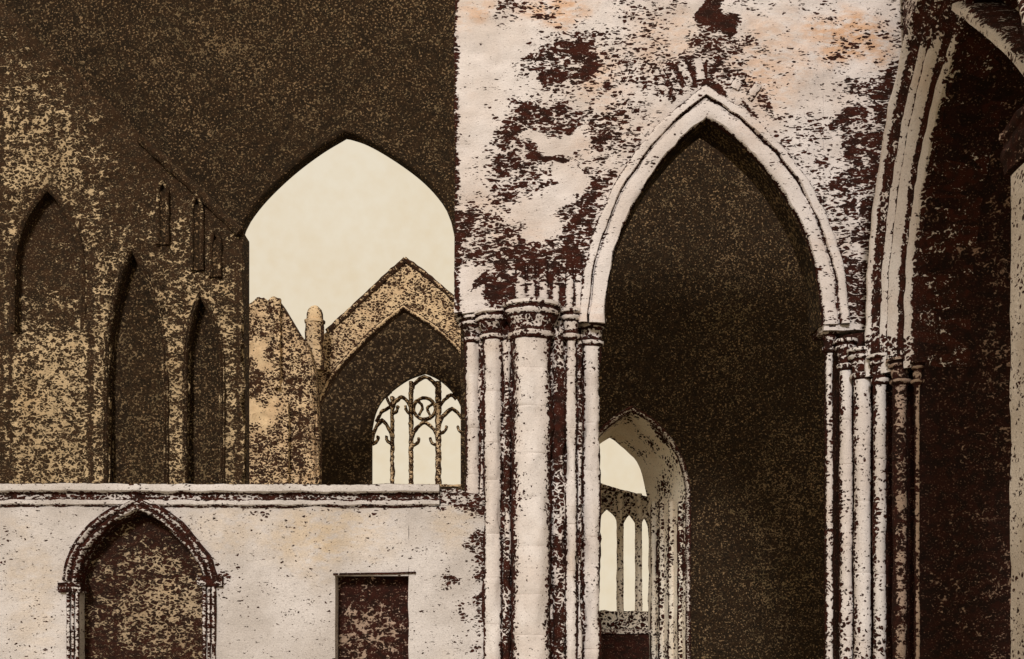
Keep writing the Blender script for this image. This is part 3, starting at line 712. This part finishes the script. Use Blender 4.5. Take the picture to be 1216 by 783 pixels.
tr = thing('stone_pinnacle', 'small round topped stone pinnacle standing at the foot of the far gable', 'pinnacle', (U(374, 64.5), 64.5, Zp(440, 64.5)))
Yp = 64.5
mb = MB(); rr = 11 / F * Yp
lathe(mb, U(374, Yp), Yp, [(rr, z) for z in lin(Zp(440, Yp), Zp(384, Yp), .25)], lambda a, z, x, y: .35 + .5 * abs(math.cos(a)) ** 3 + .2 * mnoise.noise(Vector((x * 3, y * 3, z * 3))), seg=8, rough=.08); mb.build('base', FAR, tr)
mb = MB(); zc_ = Zp(384, Yp)
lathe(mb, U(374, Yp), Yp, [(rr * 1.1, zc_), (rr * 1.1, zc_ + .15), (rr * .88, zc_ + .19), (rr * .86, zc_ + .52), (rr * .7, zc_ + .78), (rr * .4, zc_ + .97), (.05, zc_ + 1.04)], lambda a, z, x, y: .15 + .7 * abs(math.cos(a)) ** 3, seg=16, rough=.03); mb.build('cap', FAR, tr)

# ------------------------------------------------------------------ 10 end wall with the traceried window, inside the far arch
YE = 75.0; fe = front(YE)
ew = thing('end_wall', 'dark end wall framed by the far arch with a traceried window of bright lights', 'ruined wall', (U(480, YE), YE + .3, 0))
wl = smooth([(441, 540), (441, 515), (445, 493), (452, 478), (463, 466), (484, 451), (505, 443)], 5)
wr = smooth([(505, 443), (520, 450), (534, 462), (545, 478), (551, 497), (553, 520), (553, 540)], 5)
wp = G(wl + wr[1:], YE); fw = curve_fn(wp)
uW0, uW1 = U(441.5, YE), U(552.5, YE)
zsill = Zp(578, YE)
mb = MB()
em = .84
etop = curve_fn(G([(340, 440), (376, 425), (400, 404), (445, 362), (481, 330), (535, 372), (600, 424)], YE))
panel(mb, fe, lin(U(362, YE), uW0, .15), 0, etop, .4, em, res=.35, rough=.05, reveal_dark=.9)
panel(mb, fe, lin(uW0 + .01, uW1 - .01, .12), fw, etop, .4, em, res=.35, rough=.05, reveal_dark=.9)
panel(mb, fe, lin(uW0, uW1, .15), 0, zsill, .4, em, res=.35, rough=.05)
panel(mb, fe, lin(uW1, U(584, YE), .15), 0, etop, .4, em, res=.35, rough=.05, reveal_dark=.9)
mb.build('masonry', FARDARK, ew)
trc = bpy.data.objects.new('traceried_window', None); COL.objects.link(trc); trc.parent = ew
trc.location = Vector((U(497, YE), YE, zsill)) - ew.location
def tb(name, pts, w, st=.62, Y=YE):
    mb = MB(); bar(mb, fe, G(pts, Y), w * 1.75, .5, min(1, st + .12), d=-.1, step=.16, rough=.06); return mb.build(name, FAR, trc)
tb('mullion', [(465, 578), (465, 470)], .15); tb('mullion', [(487.5, 578), (487.5, 452)], .17); tb('mullion', [(520, 578), (520, 452)], .22)
def circ(cx, cy, r, a0=0, a1=360, n=18): return [(cx + r * math.cos(math.radians(a0 + (a1 - a0) * i / n)), cy + r * math.sin(math.radians(a0 + (a1 - a0) * i / n))) for i in range(n + 1)]
def head(l, r, sy, ay):
    m = (l + r) / 2
    return [(x, y) for x, y in px_arch(l, sy, m, ay, r, sy, 9)]
def cusp(l, r, sy, ay, inset=.28):
    m = (l + r) / 2; q = (r - l)
    return smooth([(l, sy + 3), (l + q * .24, sy - 1), (l + q * .30, sy - 7)], 3), smooth([(r, sy + 3), (r - q * .24, sy - 1), (r - q * .30, sy - 7)], 3)
for (l, r_, sy, ay) in [(441, 465, 524, 498), (465, 487.5, 488, 470), (487.5, 520, 526, 500), (520, 553, 512, 484)]:
    tb('tracery', head(l, r_, sy, ay), .13, .66)
    for cpts in cusp(l, r_, sy, ay): tb('tracery', cpts, .10, .7)
tb('tracery', circ(503.5, 484, 13), .12, .66)
tb('tracery', smooth([(495, 474), (501, 482), (497, 492)], 4), .09, .7); tb('tracery', smooth([(514, 478), (507, 484), (511, 494)], 4), .09, .7)
tb('tracery', head(487.5, 520, 468, 446), .12, .66)
tb('tracery', smooth([(446, 500), (452, 489), (462, 482), (465, 476)], 4), .10, .7)
tb('tracery', smooth([(520, 484), (527, 474), (535, 468), (541, 473)], 4), .10, .7)
tb('tracery', smooth([(465, 484), (458, 470), (464, 464)], 4), .09, .68)
tb('sill', [(440, 577), (554, 577)], .14, .3)

# ------------------------------------------------------------------ 11 aisle wall beyond the tall arch, with the splayed window
YA = 20.0; fa = front(YA)
al = thing('aisle_wall', 'dark speckled wall behind the tall arch holding a splayed window beside the pier', 'ruined wall', (U(850, YA), YA + .5, 0))
W1 = [(U(x, YA), Zp(y, YA)) for x, y in px_arch(686, 590, 750, 488, 815, 590, 18)]
fW = curve_fn(W1); uA0, uA1 = W1[0][0], W1[-1][0]
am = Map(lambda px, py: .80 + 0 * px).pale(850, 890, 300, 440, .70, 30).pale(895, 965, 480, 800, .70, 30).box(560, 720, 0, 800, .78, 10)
zs_ = Zp(728, YA)
mb = MB()
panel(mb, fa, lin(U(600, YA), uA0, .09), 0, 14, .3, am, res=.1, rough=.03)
panel(mb, fa, sorted(set([p[0] for p in W1])), fW, 14, .3, am, res=.1, rough=.03, reveal_dark=.9)
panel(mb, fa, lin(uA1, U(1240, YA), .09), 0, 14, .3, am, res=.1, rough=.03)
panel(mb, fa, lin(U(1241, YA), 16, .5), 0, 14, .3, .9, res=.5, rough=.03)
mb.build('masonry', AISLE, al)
win = bpy.data.objects.new('splayed_window', None); COL.objects.link(win); win.parent = al
win.location = Vector((U(750, YA), YA, 0)) - al.location
# splayed reveal: ruled between the outer arch and the inner one
YI2 = 21.4
W2p = [(U(x, YI2), Zp(y, YI2)) for x, y in px_arch(676, 600, 724, 520, 770, 600, 18)]
def with_feet(P, n=22): return [(P[0][0], P[0][1] * k / n) for k in range(n)] + P + [(P[-1][0], P[-1][1] * (n - 1 - k) / n) for k in range(n)]
A_, B_ = with_feet(W1), with_feet(W2p); nn = len(A_); mcols = 14
V = []; S = []; Fc = []
for i in range(nn):
    for k in range(mcols + 1):
        t = k / mcols; x = A_[i][0] * (1 - t) + B_[i][0] * t; y = YA + .02 + (YI2 - YA) * t; z = A_[i][1] * (1 - t) + B_[i][1] * t
        r = .03 * mnoise.noise(Vector((x * 4, y * 4, z * 4)))
        V.append((x + r, y, z + r))
        py = HY - F * (z - EZ) / y
        s = (.38 + .24 * math.sin(t * 19) if py > 575 else .26 + .35 * (t < .12)) + .6 * mnoise.noise(Vector((x * 3, y * 3, z * 1.5)))
        S.append(min(1, max(0, s)))
for i in range(nn - 1):
    for k in range(mcols):
        a = i * (mcols + 1) + k; Fc.append((a, a + mcols + 1, a + mcols + 2, a + 1))
mb = MB(); mb.add(V, Fc, S); mb.build('reveal', REV, win)
mb = MB(); sweep(mb, fa, with_feet(W1), [(-.01, -.2, .9), (-.01, .02, .8), (.02, .06, .45), (.06, .06, .9), (.08, .02, .9), (.08, -.1, .9)], step=.08, rough=.01); mb.build('arch_moulding', GREY, win)
fwi = front(YI2 + .05); YW = YI2 + .05
def wb(name, pts, w, st, dep=.16):
    mb = MB(); bar(mb, fwi, [(U(x, YW), Zp(y, YW)) for x, y in pts], w, dep, st, step=.06, rough=.012); return mb.build(name, REV, win)
wb('transom', [(660, 560), (716, 577), (756, 589), (775, 594)], .09, .75)
for px in (706, 737, 759): wb('mullion', [(px, 740), (px, 586)], .13, .42)
heads = [(676, 706, 626, 598), (706, 737, 630, 602), (737, 759, 632, 608), (759, 773, 630, 612)]
lo_pts = []
for (l, r_, sy, ay) in heads: lo_pts += [(U(x, YW), Zp(y, YW)) for x, y in px_arch(l + .2, sy, (l + r_) / 2, ay, r_ - .2, sy, 8)]
flo = curve_fn(lo_pts); fhi = curve_fn([(U(x, YW), Zp(y, YW)) for x, y in [(660, 562), (716, 579), (756, 591), (775, 596)]])
mb = MB(); panel(mb, front(YW + .06), lin(U(677, YW), U(772, YW), .022), flo, fhi, .1, lambda px, py: .50 + 0 * px, res=.03, rough=.03); mb.build('tracery_panel', REV, win)
for (l, r_, sy, ay) in heads: wb('tracery', px_arch(l, sy, (l + r_) / 2, ay, r_, sy, 9), .07, .6)
for c in (722, 748): wb('tracery', [(c + 6 * math.cos(k * math.pi / 8), 593 + 6 * math.sin(k * math.pi / 8)) for k in range(17)], .05, .7)
mb = MB(); panel(mb, fwi, lin(U(640, YW), U(772, YW), .08), 0, Zp(726, YW), .4, .6, res=.08, rough=.05, edge=.06); mb.build('sill_wall', REV, win)
for (px, y, r, st) in [(776, 21.15, .055, .30), (786, 20.86, .06, .45), (797, 20.52, .06, .35), (808, 20.22, .055, .62)]:
    mb = MB(); x = U(px, y); lathe(mb, x, y, shaft_profile(r, 0, Zp(596, y)), groove(x, r, .5, .5, st), seg=14, rough=.014); mb.build('nook_shaft', REV, win)
wd = MB(); 
panel(wd, front(20.6), lin(U(690, 20.6), U(771, 20.6), .06), 0, Zp(753, 20.6), .5, .93, res=.08, rough=.03)
tbx = thing('stone_block', 'dark squared stone block under the splayed window beside the pier', 'stone block', (U(740, 20.6), 20.9, 0))
wd.build('block', DEEP, tbx)
mb = MB(); panel(mb, front(20.56), lin(U(688, 20.56), U(773, 20.56), .06), Zp(753, 20.56) + .004, Zp(750, 20.56) + .03, .55, .6, res=.05, rough=.015); mb.build('slab', GREY, tbx)

# ------------------------------------------------------------------ world, sun, camera
w = bpy.data.worlds.new('World'); SC.world = w; w.use_nodes = True
N = w.node_tree.nodes; L = w.node_tree.links
EL, AZ = math.radians(26), math.radians(8)         # the sun stands behind the camera, a little to its left
sk = N.new('ShaderNodeTexSky'); sk.sky_type = 'NISHITA'; sk.sun_disc = False; sk.sun_elevation = EL; sk.sun_rotation = math.radians(180 + 8); sk.dust_density = 4
bg = N['Background']; bg.inputs['Strength'].default_value = .1
tc = N.new('ShaderNodeTexCoord'); nz = N.new('ShaderNodeTexNoise'); nz.inputs['Scale'].default_value = 6; nz.inputs['Detail'].default_value = 7; nz.inputs['Roughness'].default_value = .6
nz2 = N.new('ShaderNodeTexNoise'); nz2.inputs['Scale'].default_value = 90; nz2.inputs['Detail'].default_value = 3
L.new(tc.outputs['Generated'], nz.inputs['Vector']); L.new(tc.outputs['Generated'], nz2.inputs['Vector'])
cr = N.new('ShaderNodeValToRGB'); e = cr.color_ramp.elements
e[0].position = .36; e[0].color = (5.5, 4.58, 3.22, 1); e[1].position = .64; e[1].color = (5.85, 5.15, 3.98, 1)
av = N.new('ShaderNodeMath'); av.operation = 'MULTIPLY_ADD'; av.inputs[1].default_value = .35; 
sb = N.new('ShaderNodeMath'); sb.operation = 'MULTIPLY'; sb.inputs[1].default_value = .65
L.new(nz.outputs['Fac'], sb.inputs[0]); L.new(nz2.outputs['Fac'], av.inputs[0]); L.new(sb.outputs[0], av.inputs[2]); L.new(av.outputs[0], cr.inputs[0])
mx = N.new('ShaderNodeMix'); mx.data_type = 'RGBA'; mx.inputs[0].default_value = .975
L.new(sk.outputs[0], mx.inputs[6]); L.new(cr.outputs[0], mx.inputs[7]); L.new(mx.outputs[2], bg.inputs['Color'])

sun = bpy.data.lights.new('sun', 'SUN'); sun.energy = 1.5; sun.angle = math.radians(10); sun.color = (1, .965, .92)
so = bpy.data.objects.new('sun', sun); COL.objects.link(so)
dirv = Vector((math.sin(AZ) * math.cos(EL), math.cos(AZ) * math.cos(EL), -math.sin(EL)))
so.rotation_euler = dirv.to_track_quat('-Z', 'Y').to_euler(); so.location = (-6, -20, 20)

cam = bpy.data.cameras.new('camera'); co = bpy.data.objects.new('camera', cam); COL.objects.link(co)
co.location = (0, 0, EZ); co.rotation_euler = (math.radians(90), 0, 0)
cam.sensor_width = 36; cam.lens = 36 * F / 1216; cam.shift_y = (HY - 391.5) / 1216; cam.clip_end = 3000
SC.camera = co
vs = SC.view_settings; vs.view_transform = 'Standard'; vs.look = 'None'; vs.exposure = 0.5; vs.gamma = 1; vs.use_curve_mapping = False
